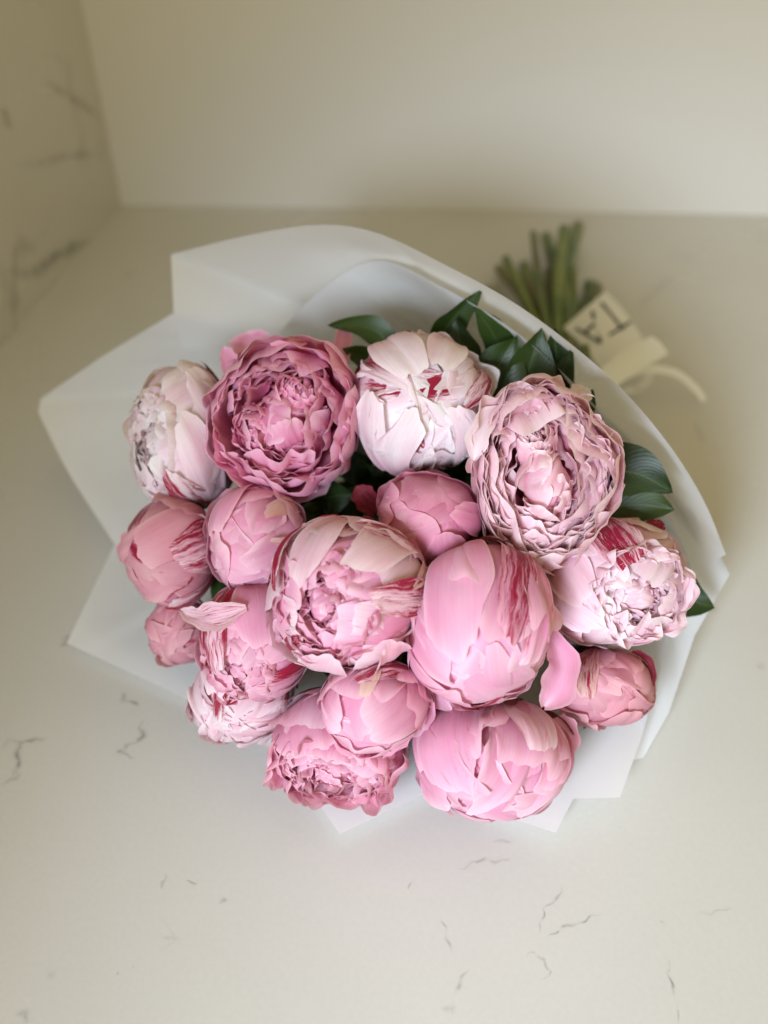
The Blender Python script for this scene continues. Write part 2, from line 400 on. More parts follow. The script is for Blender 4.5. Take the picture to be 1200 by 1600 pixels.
class Flower:
    def __init__(s, name_label, cx, cy, d, rx, ry, apex, pal, seed, streak=.3):
        s.rng = random.Random(seed); s.lump = [s.rng.uniform(0, 6.28) for _ in range(3)]; s.rng = random.Random(seed)
        s.c = pix(cx, cy, d); s.d = d; s.px = (cx, cy, rx, ry)
        s.rx, s.ry = rx * d / FPX, ry * d / FPX
        s.R = (s.rx + s.ry) / 2
        ax, ay = apex; az = math.sqrt(max(.05, 1 - ax * ax - ay * ay))
        s.axis = nrm(ax * RIGHT - ay * UP - az * FWD)
        ref = RIGHT if abs(np.dot(s.axis, RIGHT)) < .8 else UP
        s.ex = nrm(ref - s.axis * np.dot(ref, s.axis)); s.ey = np.cross(s.axis, s.ex)
        s.pal = pal; s.streak = streak
        s.root = bpy.data.objects.new('peony', None); COL.objects.link(s.root)
        s.origin = s.c - s.axis * s.R * .95
        s.root.location = s.origin; s.root.empty_display_size = .02
        tag(s.root, name_label, 'peony', 'peonies in the wrapped bouquet')

    def place(s, L):
        """flower-local unit coordinates -> room, squashed to the head's own width and height"""
        q = L; ph = s.lump
        wob = 1 + .030 * np.sin(2.9 * q[:, 0] + 1.7 * q[:, 2] + ph[0]) + .028 * np.sin(3.7 * q[:, 1] - 2.1 * q[:, 0] + ph[1]) + .022 * np.sin(4.9 * q[:, 2] + 2.6 * q[:, 1] + ph[2])
        L = L * wob[:, None]
        P = (L[:, 0:1] * s.ex + L[:, 1:2] * s.ey + L[:, 2:3] * s.axis) * s.R
        r = P @ RIGHT; u = P @ UP; f = P @ FWD
        return s.c + np.outer(r * s.rx / s.R, RIGHT) + np.outer(u * s.ry / s.R, UP) + np.outer(f, FWD)

    def petal(s, az, r, s0, s1, W, lift=.05, ruff=.02, notch=.05, fold=.0, cz=0.0, pal=None, streak=None, tilt=0.0,
              taper=.8, blunt=.35, curl=0.0, twist=0.0, shape=1.0, nu=15, nv=12, bump=.02, xf=None, bexp=2.4, wrinkle=.007):
        R = s.rng
        pal = PAL[pal or s.pal]; streak = s.streak if streak is None else streak
        u1 = np.linspace(-1, 1, nu); v1 = np.linspace(0, 1, nv) ** .85
        U, V = np.meshgrid(u1, v1)
        ph = [R.uniform(0, 6.28) for _ in range(10)]
        tip = 1 - blunt * np.abs(U) ** bexp
        tip = tip + notch * (np.sin(U * 4.1 + ph[0]) * .7 + np.sin(U * 8.3 + ph[1]) * .4 + .2 * np.sin(U * 15 + ph[2]))
        if R.random() < .45: tip = tip - notch * 2.2 * np.exp(-((U - R.uniform(-.5, .5)) / .16) ** 2)
        S = s0 + (s1 - s0) * V * np.where(V > .25, 1 + (tip - 1) * sstep(.25, 1, V), 1)
        prof = .32 + .68 * np.sin(np.clip(V / shape, 0, 1) ** .75 * math.pi / 2)
        prof = prof * (1 - (1 - taper) * sstep(.62, 1, V))
        T = U * W * prof + twist * V * V + notch * .4 * np.sin(V * 9 + ph[3]) * np.abs(U) ** 2 * np.sign(U)
        T = T + .10 * math.sin(ph[9]) * V * V
        e_r = np.array([math.cos(az), math.sin(az), 0]); n = np.array([-math.sin(az), math.cos(az), 0])
        sS, cS = np.sin(S)[..., None], np.cos(S)[..., None]
        m = sS * e_r + cS * np.array([0, 0, -1.0])
        dr = np.cos(T)[..., None] * m + np.sin(T)[..., None] * n
        edge = np.maximum(sstep(.70, 1, V), .75 * np.abs(U) ** 4 * sstep(.15, .6, V))
        rad = r + lift * edge ** 1.5
        rad = rad + curl * sstep(.45, 1, V) ** 2
        rad = rad + ruff * V ** 1.6 * (np.sin(U * 4.3 + ph[4] + V * 1.5) + .7 * np.sin(U * 8.6 + ph[5] - V * 2.1) + .35 * np.sin(U * 15 + ph[6]))
        rad = rad + bump * (np.sin(U * 2.2 + V * 2.7 + ph[7]) + .6 * np.sin(U * 3.9 - V * 4.4 + ph[8]))
        for _ in range(5):
            c_, w_, sl = R.uniform(-.95, .95), R.uniform(.05, .16), R.uniform(-.35, .35)
            rad = rad + R.choice((-1, 1)) * wrinkle * R.uniform(.5, 1.6) * np.exp(-((U - c_ - sl * (V - .5)) / w_) ** 2) * sstep(.05, .5, V)
        if fold: rad = rad + fold * np.exp(-((U - .4 * math.sin(ph[7])) / .16) ** 2) * V
        L = dr * rad[..., None]
        L = L.reshape(-1, 3); L[:, 2] += cz
        if tilt:
            # lean the whole petal outwards about its foot
            q = Matrix.Rotation(tilt, 3, Vector(n)); L = L @ np.array(q).T
        if xf is not None:
            o_, a_, k_ = xf
            q = np.array(Vector((0, 0, 1)).rotation_difference(Vector(a_)).to_matrix()); L = (L * k_) @ q.T + np.asarray(o_)
        P = s.place(L)
        u, v = U.ravel(), V.ravel()
        ed = np.maximum(sstep(.72, 1.0, v), sstep(.78, 1.0, np.abs(u)) * sstep(.2, .5, v))
        k = 1 + R.uniform(-.07, .05)
        mixv = R.uniform(-.12, .18)
        hb = np.clip(1 - v * 1.5 + mixv, 0, 1)[:, None]
        C = pal[0] * (1 - hb) + pal[2] * hb
        rim = np.maximum(sstep(.90, 1.0, v), sstep(.92, 1.0, np.abs(u)) * sstep(.2, .5, v))
        ed = (ed * .55 + rim * .4)[:, None]
        C = (C * (1 - ed) + pal[1] * ed) * k
        sk = min(1.2, streak)
        ST = .42 * sk * R.uniform(.3, 1.1) * (1.1 - .5 * v)
        if R.random() < .85 * sk:
            u0, v0 = R.uniform(-.9, .9), R.uniform(.35, .95)
            ST = ST + R.uniform(.65, 1.0) * min(1, sk + .15) * np.exp(-((u - u0) / R.uniform(.18, .45)) ** 2 - ((v - v0) / R.uniform(.15, .4)) ** 2)
        if R.random() < .5 * sk:
            ST = ST + .75 * np.exp(-((1 - np.abs(u)) / .10) ** 2) * sstep(.3, .6, v) * (u * math.sin(ph[3]) > 0)
        mesh_obj('petal', P, grid_faces(nu, nv), M_PETAL, s.root, origin=s.origin,
                 uv=np.stack([u * .5 * W * 1.3, v * (s1 - s0) * .55], 1), col=np.clip(C, 0, 1), streak=ST)

    # ---- kinds of head
    def bud(s, n=13, top=200, low=95, W=.95, lift=.035, open_=0, bump=.018, notch=.035):
        D = math.radians; R = s.rng
        a0 = R.uniform(0, 6.28)
        for i in range(n):
            t = i / (n - 1)
            s1 = D(top + 22 * (i < 3) + (low - top) * t ** .9 + R.uniform(-9, 9))
            loose = R.random() < .38
            s.petal(a0 + i * 2.39996 + R.uniform(-.25, .25), .90 + .105 * t, D(8), s1, W * (1 - .22 * t) * R.uniform(.75, 1.12),
                    lift=lift * (.1 + .75 * t) + (R.uniform(.02, .07) if loose else 0), ruff=.022 if loose else .010, notch=notch * (1.6 if loose else 1), bump=bump * 1.5, blunt=R.uniform(.18, .38), bexp=R.uniform(2.2, 4),
                    taper=R.uniform(.68, .9), nu=27, nv=16, curl=R.uniform(.0, .05) if loose else 0, twist=R.uniform(-.18, .18), wrinkle=.009,
                    fold=R.choice([0, 0, .03, -.03]), streak=s.streak * (1 if R.random() < .55 else .3))

    def lumpy(s, n=26, streak_hi=1.0):
        D = math.radians; R = s.rng
        a0 = R.uniform(0, 6.28)
        for i in range(n):
            t = i / (n - 1)
            s1 = D(222 - 118 * t + R.uniform(-14, 14))
            s.petal(a0 + i * 2.39996 + R.uniform(-.4, .4), .86 + .13 * t + R.uniform(-.01, .02), D(10), s1, R.uniform(.5, .85),
                    lift=R.uniform(.02, .08), ruff=.022, notch=.06, bump=.028, blunt=R.uniform(.2, .45), taper=R.uniform(.6, .95),
                    twist=R.uniform(-.22, .22), fold=R.choice([0, .04, -.03, 0]), nu=27, nv=16,
                    streak=1.2 if R.random() < .33 else s.streak * (streak_hi if R.random() < .4 else .35))

    def rosette(s, o, a, k, pal=None, streak=.0, rings=((1.0, 6, 128), (.82, 6, 137), (.63, 5, 146), (.44, 4, 158), (.26, 3, 175)), ruff=1.0, s0=58):
        """a whorl of cupped frilled petals inside a bloom"""
        D = math.radians; R = s.rng
        for r, n, top in rings:
            a0 = R.uniform(0, 6.28)
            for i in range(n):
                s.petal(a0 + (i + R.uniform(-.3, .3)) * 6.283 / n, r + R.uniform(-.06, .06), D(s0), D(top + R.uniform(-16, 14)), R.uniform(.65, 1.05),
                        lift=R.uniform(-.05, .12), ruff=ruff * R.uniform(.035, .08), notch=R.uniform(.03, .08), bump=.04, cz=(1 - r) * .25,
                        blunt=R.uniform(.05, .3), bexp=4, taper=R.uniform(.85, 1.1), twist=R.uniform(-.25, .25), curl=R.uniform(-.14, .14),
                        pal=pal, streak=streak, nu=23, nv=12, xf=(o, a, k))

    def heart(s, o, a, k, pal=None, streak=0.0, n=8):
        """the broad smooth petals cupped over the centre of an open head"""
        D = math.radians; R = s.rng; a0 = R.uniform(0, 6.28)
        for i in range(n):
            s.petal(a0 + i * 2.39996, .70 + .055 * i, D(48), D((204 if i < 3 else 172) - 7 * i + R.uniform(-9, 9)), R.uniform(.7, 1.05), lift=R.uniform(.0, .12), ruff=.045, notch=.035, bump=.045,
                    blunt=.2, bexp=3, taper=.95, twist=R.uniform(-.3, .3), curl=R.uniform(-.06, .14), fold=R.choice((0, .08, -.08)), pal=pal, streak=streak, nu=27, nv=13, xf=(o, a, k))

    def bloom(s, guard=9, low=106, inner=None, whorl=((.38, .9), (.34, 3.6)), extra=0):
        D = math.radians; R = s.rng
        for i in range(guard):
            t = i / guard
            s.petal(i * 2.39996, .98 + .05 * t, D(6), D(low + R.uniform(-10, 14)), R.uniform(.6, .85), lift=.03, ruff=.025, notch=.045,
                    curl=R.uniform(-.03, .07), blunt=.2, bexp=3.5, nu=27, nv=16, streak=s.streak)
        rings = [(.97, 7, .47), (.90, 7, .46), (.82, 7, .45), (.74, 6, .43), (.66, 6, .42), (.57, 5, .40), (.48, 5, .38), (.39, 4, .36), (.29, 4, .35), (.19, 3, .36)]
        for e in range(extra): rings.append((.95 - .06 * e, 9, .50 - .01 * e))
        s.nest((0, 0, 0), (0, 0, 1), 1.0, inner, s.streak * .4, rings=rings)
        s.heart((.03, -.06, .22), (.05, -.12, 1), .40, inner, 0, n=9)
        for q, a in whorl:
            s.rosette((q * math.cos(a), q * math.sin(a), .24), (math.cos(a) * .4, math.sin(a) * .4, 1), .30, inner, s.streak * .4)

    def half(s, outer=14, gap=38, whorls=3, inner='rose', W=.72, streak_in=.1, bump=.03, crimson=.0):
        """outer petals close over the head and leave an opening of `gap` degrees round the apex, full of frilled petals"""
        D = math.radians; R = s.rng
        g = math.radians(gap)
        kk = min(.92, .40 + .62 * math.sin(g))
        s.nest((0, 0, .95 - .62 * kk), (0, 0, 1), kk, inner, streak_in, inward=6, ruff=.06)
        s.heart((0, 0, .95 - .52 * kk), (0, 0, 1), kk * .42, inner, streak_in)
        for r, n in ((.93, 10), (.87, 9)):
            a0 = R.uniform(0, 6.28)
            for i in range(n):
                s.petal(a0 + (i + R.uniform(-.3, .3)) * 6.283 / n, r + R.uniform(-.02, .02), D(70), D(180 - gap * .62 + R.uniform(-12, 8)), R.uniform(.35, .6),
                        lift=R.uniform(-.05, .03), ruff=R.uniform(.02, .04), notch=R.uniform(.03, .08), bump=.02, blunt=R.uniform(.1, .3), bexp=4,
                        taper=R.uniform(.8, 1.0), twist=R.uniform(-.3, .3), pal=inner, streak=streak_in, nu=23, nv=12)
        a0 = R.uniform(0, 6.28)
        for i in range(outer):
            t = i / (outer - 1)
            s1 = D(180 - gap - 50 * t + R.uniform(-8, 10))
            s.petal(a0 + i * 2.39996 + R.uniform(-.2, .2), .95 + .06 * t, D(8), s1, W * R.uniform(.8, 1.15), lift=R.uniform(.0, .05), ruff=.012,
                    notch=.045, bump=bump, blunt=R.uniform(.15, .35), bexp=3, fold=R.choice([0, 0, .03, -.03]), twist=R.uniform(-.15, .15), nu=27, nv=16,
                    streak=1.25 if R.random() < crimson else s.streak * (1 if R.random() < .5 else .3))

    def cling(s, p0, p1, wd, pal=None, streak=0.0, k=1.03, lift=.03, bend=0.0, nu=21, nv=16, blunt=.30, notch=.04, back=32):
        """a petal wrapped over the head from its foot (towards pixel p0, carried on round the back) to its tip under pixel p1; wd pixels half-width"""
        R = s.rng; pal = PAL[pal or s.pal]
        def dirn(p):
            x = (p[0] - s.px[0]) / s.px[2]; y = (p[1] - s.px[1]) / s.px[3]; q = math.hypot(x, y)
            if q > .995: x, y, q = x / q * .995, y / q * .995, .995
            return nrm(x * RIGHT - y * UP - math.sqrt(1 - q * q) * FWD)
        f, t = dirn(p0), dirn(p1)
        ax = nrm(np.cross(f, t)); ang = math.acos(max(-1, min(1, float(f @ t))))
        f0 = np.cross(ax, t); a0 = ang + math.radians(back)      # t at angle 0, foot at angle a0 backwards
        W = wd / (.5 * (s.px[2] + s.px[3])); ph = [R.uniform(0, 6.28) for _ in range(6)]
        U, V = np.meshgrid(np.linspace(-1, 1, nu), np.linspace(0, 1, nv))
        tip = 1 - blunt * np.abs(U) ** 2.6 + notch * (np.sin(U * 4.3 + ph[0]) + .6 * np.sin(U * 9 + ph[1]) + .3 * np.sin(U * 16 + ph[4]))
        A = a0 * (1 - V * (1 + (tip - 1) * sstep(.3, 1, V) * .55))
        wv = W * (.35 + .65 * np.sin(np.clip(V * 1.35, 0, 1) * math.pi / 2)) * (1 - .22 * np.clip((V - .6) / .4, 0, 1) ** 2)
        T = U * wv + bend * np.sin(V * math.pi) * a0
        g = np.cos(A)[..., None] * t - np.sin(A)[..., None] * f0
        d = np.cos(T)[..., None] * g + np.sin(T)[..., None] * ax
        ed = np.maximum(sstep(.75, 1, V), .8 * np.abs(U) ** 4)
        rad = k + lift * ed ** 1.5 * V + .014 * np.sin(U * 2.6 + ph[2] + V * 3.4) + .010 * np.sin(U * 5.1 + ph[3] - V * 2.2) - .05 * (1 - V) ** 2
        for _ in range(5):
            c_, w_, sl = R.uniform(-.95, .95), R.uniform(.05, .16), R.uniform(-.35, .35)
            rad = rad + R.choice((-1, 1)) * .006 * R.uniform(.5, 1.6) * np.exp(-((U - c_ - sl * (V - .5)) / w_) ** 2)
        D = (d * rad[..., None]).reshape(-1, 3)
        P = s.place(np.stack([D @ s.ex, D @ s.ey, D @ s.axis], 1))
        u, v = U.ravel(), V.ravel()
        hb = np.clip(.9 - v * 1.5, 0, 1)[:, None]; C = pal[0] * (1 - hb) + pal[2] * hb
        e = (sstep(.78, 1, np.maximum(v, np.abs(u))) * .5 + sstep(.92, 1, np.maximum(v, np.abs(u))) * .4)[:, None]
        C = C * (1 - e) + pal[1] * e
        return mesh_obj('petal', P, grid_faces(nu, nv), M_PETAL, s.root, origin=s.origin, uv=np.stack([u * W * .75, v * a0 * .55], 1), col=np.clip(C, 0, 1), streak=streak * (1.2 - .35 * v) * (.85 + .2 * np.sin(u * 3 + ph[5])))

    def nest(s, o, a, k, pal=None, streak=.0, rings=((.97, 7, .47), (.90, 7, .46), (.82, 7, .45), (.74, 6, .43), (.66, 6, .42), (.57, 5, .40), (.48, 5, .38), (.39, 4, .36), (.29, 4, .35), (.19, 3, .36)), ruff=.05, inward=0):
        """a bowl of nested ruffled cups, edges towards the viewer"""
        D = math.radians; R = s.rng
        for r, n, h in rings:
            a0 = R.uniform(0, 6.28)
            for i in range(n):
                top = R.uniform(100, 132) + inward
                if R.random() < .18: top += 22
                wd = R.uniform(.45, .75) + .35 * (1 - r)
                cz = h + R.uniform(-.07, .05) + r * math.cos(D(top))
                s.petal(a0 + (i + R.uniform(-.35, .35)) * 6.283 / n, r + R.uniform(-.05, .05), D(50), D(top), wd, lift=R.uniform(-.04, .07),
                        ruff=ruff * R.uniform(.5, 1.3), notch=R.uniform(.02, .06), bump=.03, cz=cz, blunt=R.uniform(.05, .25), bexp=4, taper=R.uniform(.85, 1.1),
                        twist=R.uniform(-.3, .3), curl=R.uniform(-.08, .10), fold=R.choice((0, 0, .06, -.06)), pal=pal, streak=streak, nu=27, nv=13, xf=(o, a, k))

    def free(s, pts, widths, pal=None, streak=0.0, cup=.3, face=None, n=16, nu=11, name='petal', ruff=.03, mat=None):
        """a single petal or bract along a path of (px, py, depth)"""
        R = s.rng
        K = np.array([pix(*p) for p in pts]); P = catmull(K, n)
        tg = np.gradient(P, axis=0); W = np.interp(np.linspace(0, 1, n), np.linspace(0, 1, len(widths)), widths) * s.d / FPX
        face = nrm(CAM - P.mean(0)) if face is None else nrm(face)
        V, C, ST, UV = [], [], [], []
        p_ = PAL[pal or s.pal]; ph = R.uniform(0, 6)
        for i in range(n):
            t = nrm(tg[i]); side = nrm(np.cross(t, face)); up = np.cross(side, t)
            for j in range(nu):
                u = -1 + 2 * j / (nu - 1); v = i / (n - 1)
                jag = 1 + .10 * math.sin(v * 19 + ph + u)
                rd = math.sqrt(max(.0, 1 - (max(0, v - .72) / .285) ** 2))
                V.append(P[i] + side * u * W[i] * jag * rd + up * (cup * W[i] * (u * u - .3) + ruff * W[i] * math.sin(u * 4 + v * 7 + ph)))
                ed = sstep(.75, 1, max(abs(u), v)) * .8
                C.append(p_[0] * (1 - ed) + p_[1] * ed); ST.append(streak); UV.append((u * .5, v * .9))
        return mesh_obj(name, V, grid_faces(nu, n), mat or M_PETAL, s.root, origin=s.origin, uv=UV, col=np.clip(C, 0, 1), streak=ST)

    def leaf(s, pts, width, face=None, n=18, nu=9, fold=.45, roll=0.0):
        """a lance-shaped leaf along a path of (px, py, depth), joined to the stem by a thin stalk"""
        K = np.array([pix(*p) for p in pts])
        return s.leaf3(K, width * pts[0][2] / FPX, face, n, nu, fold, roll)

    def leaf3(s, K, wd, face=None, n=18, nu=9, fold=.45, roll=0.0):
        P = catmull(np.asarray(K, float), n); tg = np.gradient(P, axis=0)
        face = nrm(CAM - P.mean(0)) if face is None else nrm(face)
        V, UV = [], []; ph = s.rng.uniform(0, 6); roll = roll or s.rng.uniform(-.7, .7); asym = s.rng.uniform(-.18, .18)
        for i in range(n):
            v = i / (n - 1); t = nrm(tg[i]); side = nrm(np.cross(t, face)); up = np.cross(side, t)
            if roll:
                q = np.array(Matrix.Rotation(roll * (v - .3), 3, Vector(t))); side = q @ side; up = q @ up
            w_ = wd * (math.sin(math.pi * min(1, v * 1.0) ** .8) ** .9 * .98 + .02) if v < 1 else 0.0
            for j in range(nu):
                u = -1 + 2 * j / (nu - 1)
                V.append(P[i] + side * u * w_ * (1 + asym * u + .05 * math.sin(v * 17 + ph)) + up * (fold * w_ * abs(u) ** 1.3 + .13 * wd * math.sin(v * 8 + ph + u * 2) * abs(u)))
                UV.append((.5 + u * .5, v))
        return mesh_obj('leaf', V, grid_faces(nu, n), M_LEAF, s.root, origin=s.origin, uv=UV)

    def stem(s, neck, end, rad=.0034):
        a = s.c - s.axis * s.R * .80
        b = a - s.axis * s.R * .9
        mid = b * .5 + neck * .5 + np.array([0, 0, -.012])
        K = np.array([a, b * .75 + mid * .25, mid, neck, neck * .45 + end * .55 + np.array([s.rng.uniform(-.010, .010), 0, .004 + s.rng.uniform(0, .010)]), end + np.array([s.rng.uniform(-.008, .008), s.rng.uniform(-.035, .015), 0])])
        P = catmull(K, 40); tube('stem', P, np.interp(np.linspace(0, 1, 40), [0, .1, .5, 1], [rad * 1.4, rad, rad, rad * 1.15]), M_STEM, s.root, s.origin)
        s.neck = neck; s.stem_path = P
        # sepals under the head
        for k in range(5):
            s.sepal(k * 1.2566 + s.rng.uniform(-.2, .2))

    def sepal(s, az):
        R = s.rng
        s.petal_sepal(az, 1.045, math.radians(3), math.radians(R.uniform(50, 78)), R.uniform(.26, .4))

    def petal_sepal(s, az, r, s0, s1, W):
        nu, nv = 9, 8
        U, V = np.meshgrid(np.linspace(-1, 1, nu), np.linspace(0, 1, nv))
        S = s0 + (s1 - s0) * V * (1 - .3 * U ** 2 * V)
        T = U * W * (.5 + .5 * np.sin(V * 2.2)) * (1 - .5 * V ** 3)
        e_r = np.array([math.cos(az), math.sin(az), 0]); n = np.array([-math.sin(az), math.cos(az), 0])
        m = np.sin(S)[..., None] * e_r + np.cos(S)[..., None] * np.array([0, 0, -1.0])
        L = ((np.cos(T)[..., None] * m + np.sin(T)[..., None] * n) * (r + .04 * V ** 3)[..., None]).reshape(-1, 3)
        c = np.where(V.ravel()[:, None] > .55, lin(120, 62, 52), lin(96, 112, 56))
        c = c * (1 - .5 * V.ravel()[:, None]) + lin(150, 70, 70) * .5 * V.ravel()[:, None]
        mesh_obj('sepal', s.place(L), grid_faces(nu, nv), M_PETAL, s.root, origin=s.origin,
                 uv=np.stack([U.ravel() * .3, V.ravel() * .5], 1), col=c, streak=np.zeros(nu * nv))

def catmull(K, n):
    K = np.vstack([2 * K[0] - K[1], K, 2 * K[-1] - K[-2]]); m = len(K) - 3
    out = []
    for t in np.linspace(0, m - 1e-6, n):
        i = int(t); f = t - i; p0, p1, p2, p3 = K[i:i + 4]
        out.append(.5 * ((2 * p1) + (-p0 + p2) * f + (2 * p0 - 5 * p1 + 4 * p2 - p3) * f * f + (-p0 + 3 * p1 - 3 * p2 + p3) * f ** 3))
    return np.array(out)

def tube(name, P, rad, mat, parent, origin, k=8):
    n = len(P); tg = np.gradient(P, axis=0); V = []
    side = nrm(np.cross(tg[0], [0.31, .2, .93]))
    for i in range(n):
        t = nrm(tg[i]); side = nrm(side - t * np.dot(side, t)); up = np.cross(t, side)
        for j in range(k):
            a = 2 * math.pi * j / k; V.append(P[i] + (side * math.cos(a) + up * math.sin(a)) * rad[i])
    F = [(i * k + j, i * k + (j + 1) % k, (i + 1) * k + (j + 1) % k, (i + 1) * k + j) for i in range(n - 1) for j in range(k)]
    F += [tuple(range(k))[::-1], tuple((n - 1) * k + j for j in range(k))]
    return mesh_obj(name, V, F, mat, parent, origin=origin)

FL = {}
def F_(key, label, cx, cy, d, rx, ry, apex, pal, seed, streak):
    FL[key] = Flower(label, cx, cy, d, rx, ry, apex, pal, seed, streak); return FL[key]

f = F_('A', 'pale blush peony at the upper left, its frilled opening turned to the left', 288, 687, .79, 82, 114, (-.62, .12), 'pale', 11, .8)
f.half(outer=15, gap=30, inner='pale', W=.66, streak_in=.25)
f.cling((350, 660), (305, 590), 36, 'pale', .1, 1.055)
f.cling((345, 790), (300, 660), 34, 'pale', .1, 1.055)
f.cling((330, 800), (280, 735), 26, 'pale', .78, 1.055)
f = F_('B', 'fully open deep pink peony, the most ruffled and strongest coloured bloom', 443, 655, .75, 116, 126, (-.03, .06), 'deep', 22, .06)
f.bloom()
f.free([(520, 590, .775), (533, 545, .79), (541, 506, .795)], [10, 16, 15, 9], 'deep', 0, .5)
f.free([(400, 570, .80), (390, 535, .81), (385, 519, .815)], [30, 36, 32, 14], 'deep', 0, .3)
f.free([(365, 590, .78), (357, 560, .785), (350, 541, .785)], [14, 16, 12, 6], 'deep', 0, .3)
f = F_('C', 'whitish closed peony with crimson flecks, below the dark leaves', 658, 634, .76, 110, 108, (.08, .1), 'pale', 33, 1.0)
f.lumpy(n=28)
f.cling((610, 545), (650, 600), 38, 'pale', .1, 1.055); f.cling((700, 540), (680, 590), 32, 'pale', 0, 1.055)
f.cling((640, 735), (640, 650), 30, 'pale', .2, 1.055, bend=.15); f.cling((585, 700), (590, 625), 30, 'pale', .3, 1.055)
f.cling((725, 720), (700, 645), 26, 'pale', .3, 1.055); f.cling((745, 610), (712, 645), 15, 'pale', .75, 1.05)
f.free([(640, 560, .80), (622, 540, .805), (608, 532, .805)], [10, 14, 12, 8], 'blush', .9, .4)
f = F_('D', 'open pale rose peony with tightly frilled centre, at the right', 850, 748, .71, 109, 142, (-.08, -.06), 'rose', 44, .10)
f.bloom(guard=10, low=112, extra=4, whorl=((.42, 1.9),))
f.free([(790, 640, .70), (760, 655, .69), (745, 690, .685), (741, 720, .69)], [10, 16, 18, 8], 'pale', 0, .5)
f.free([(890, 640, .725), (905, 618, .73), (913, 605, .735)], [16, 20, 18, 12], 'pale', 0, .4)
f = F_('E', 'dusky pink bud at the left edge with red stripes on its right side', 265, 862, .77, 73, 85, (-.5, .35), 'dusk', 55, .75)
f.bud(n=18, W=.9)
f.cling((320, 800), (240, 870), 46, 'dusk', .1, 1.03, bend=.1); f.cling((338, 840), (285, 865), 34, 'blush', .78, 1.055)
f.cling((330, 920), (270, 935), 18, 'blush', .78, 1.055)
f.free([(225, 830, .80), (207, 850, .805), (190, 880, .81)], [16, 22, 20, 8], 'dusk', 0, .3)
f = F_('F', 'smooth pale pink bud below the deep pink bloom, straw petal on its shoulder', 397, 842, .745, 77, 83, (-.25, .25), 'pink', 66, .25)
f.bud(n=17, W=1.0, notch=.025)
f.cling((468, 785), (420, 806), 15, 'straw', .3, 1.05); f.cling((465, 850), (430, 842), 9, 'straw', 0, 1.055)
f.cling((375, 755), (350, 835), 34, 'pink', 0, 1.055)
f = F_('G', 'large peony in the middle, half open with crimson patches on its right side', 537, 928, .685, 121, 123, (-.3, .12), 'blush', 77, .95)
f.half(outer=14, gap=31, inner='pink', W=.78, streak_in=.05, crimson=.12)
f.cling((650, 890), (560, 820), 24, 'blush', .78, 1.055, bend=-.12); f.cling((655, 930), (575, 925), 28, 'blush', .78, 1.055)
f.cling((520, 810), (480, 905), 38, 'blush', .15, 1.055); f.cling((640, 860), (545, 880), 40, 'blush', .15, 1.055, bend=-.1)
f.cling((445, 850), (440, 915), 20, 'blush', .78, 1.055)
f.cling((610, 1040), (600, 985), 32, 'rose', 0, 1.055, lift=.1); f.cling((500, 1050), (520, 1005), 40, 'blush', .1, 1.055)
f.cling((655, 885), (632, 915), 11, 'straw', .5, 1.055); f.cling((660, 950), (640, 935), 9, 'straw', .3, 1.055)
f = F_('H', 'round smooth pink bud in the middle, under the crimson flecked peony', 668, 814, .725, 84, 77, (.12, -.2), 'hot', 88, .16)
f.bud(n=16, W=1.05, top=205, low=88, notch=.02, bump=.010)
f.cling((625, 895), (632, 830), 40, 'hot', .05, 1.055, notch=.02); f.cling((690, 895), (690, 830), 38, 'hot', .05, 1.055, notch=.02)
f.cling((750, 820), (700, 800), 26, 'hot', .3, 1.055)
f.free([(590, 800, .75), (568, 775, .745), (556, 760, .745)], [14, 20, 18, 8], 'sepal', .5, .4)
f = F_('I', 'largest closed pink peony with wrinkled petals, right of the middle', 752, 978, .68, 116, 130, (-.02, .62), 'pink', 99, .55)
f.bud(n=20, W=.9, top=204, low=108, bump=.022)
f.cling((700, 855), (715, 1005), 62, 'pink', .12, 1.055, bend=.08); f.cling((800, 860), (775, 985), 34, 'pink', .75, 1.055)
f.cling((830, 900), (800, 1020), 28, 'pink', .5, 1.055)
f.free([(855, 985, .70), (880, 1030, .69), (872, 1075, .685), (850, 1105, .69)], [10, 24, 28, 14], 'pink', .1, 1.0)
f.free([(650, 1030, .71), (675, 1075, .70), (705, 1110, .70)], [12, 22, 22, 10], 'pink', .35, .4)
f = F_('J', 'pale pink half-open peony at the far right with frilled heart', 955, 913, .735, 113, 106, (.30, .16), 'blush', 111, .65)
f.half(outer=14, gap=36, inner='blush', W=.72, streak_in=.15)
f.cling((930, 815), (960, 880), 42, 'blush', .78, 1.055); f.cling((860, 900), (920, 965), 40, 'blush', .3, 1.055); f.cling((870, 870), (900, 930), 36, 'blush', .1, 1.055)
f.free([(985, 835, .76), (1015, 828, .765), (1038, 822, .77)], [10, 16, 16, 12], 'blush', .9, .3)
f = F_('K', 'smallest reddish bud at the lower left', 281, 986, .780, 52, 54, (-.35, .3), 'dusk', 122, .65)
f.bud(n=17, W=.7, notch=.05, bump=.03)
f = F_('L', 'crimson streaked pink peony in the lower left with one petal stretching left', 402, 1008, .735, 90, 94, (-.28, .42), 'pink', 133, 1.1)
f.half(outer=13, gap=22, inner='pink', W=.6, streak_in=.8, crimson=.2)
f.free([(385, 950, .70), (340, 962, .70), (310, 965, .71), (284, 955, .72)], [6, 24, 14, 11], 'blush', .45, .75, ruff=.12)
f.cling((410, 925), (425, 1000), 50, 'pink', .15, 1.055); f.cling((350, 960), (355, 1040), 22, 'blush', .78, 1.055)
f = F_('M', 'pale crimson-flecked peony lowest on the left, nearly touching the counter', 378, 1088, .750, 82, 78, (-.35, .5), 'blush', 144, 1.1)
f.lumpy(n=24)
f = F_('N', 'loose ruffled pink peony along the bottom edge, half hidden by a bud', 530, 1165, .730, 106, 86, (-.12, .55), 'pink', 155, .3)
f.half(outer=11, gap=58, inner='pink', W=.6, streak_in=.15)
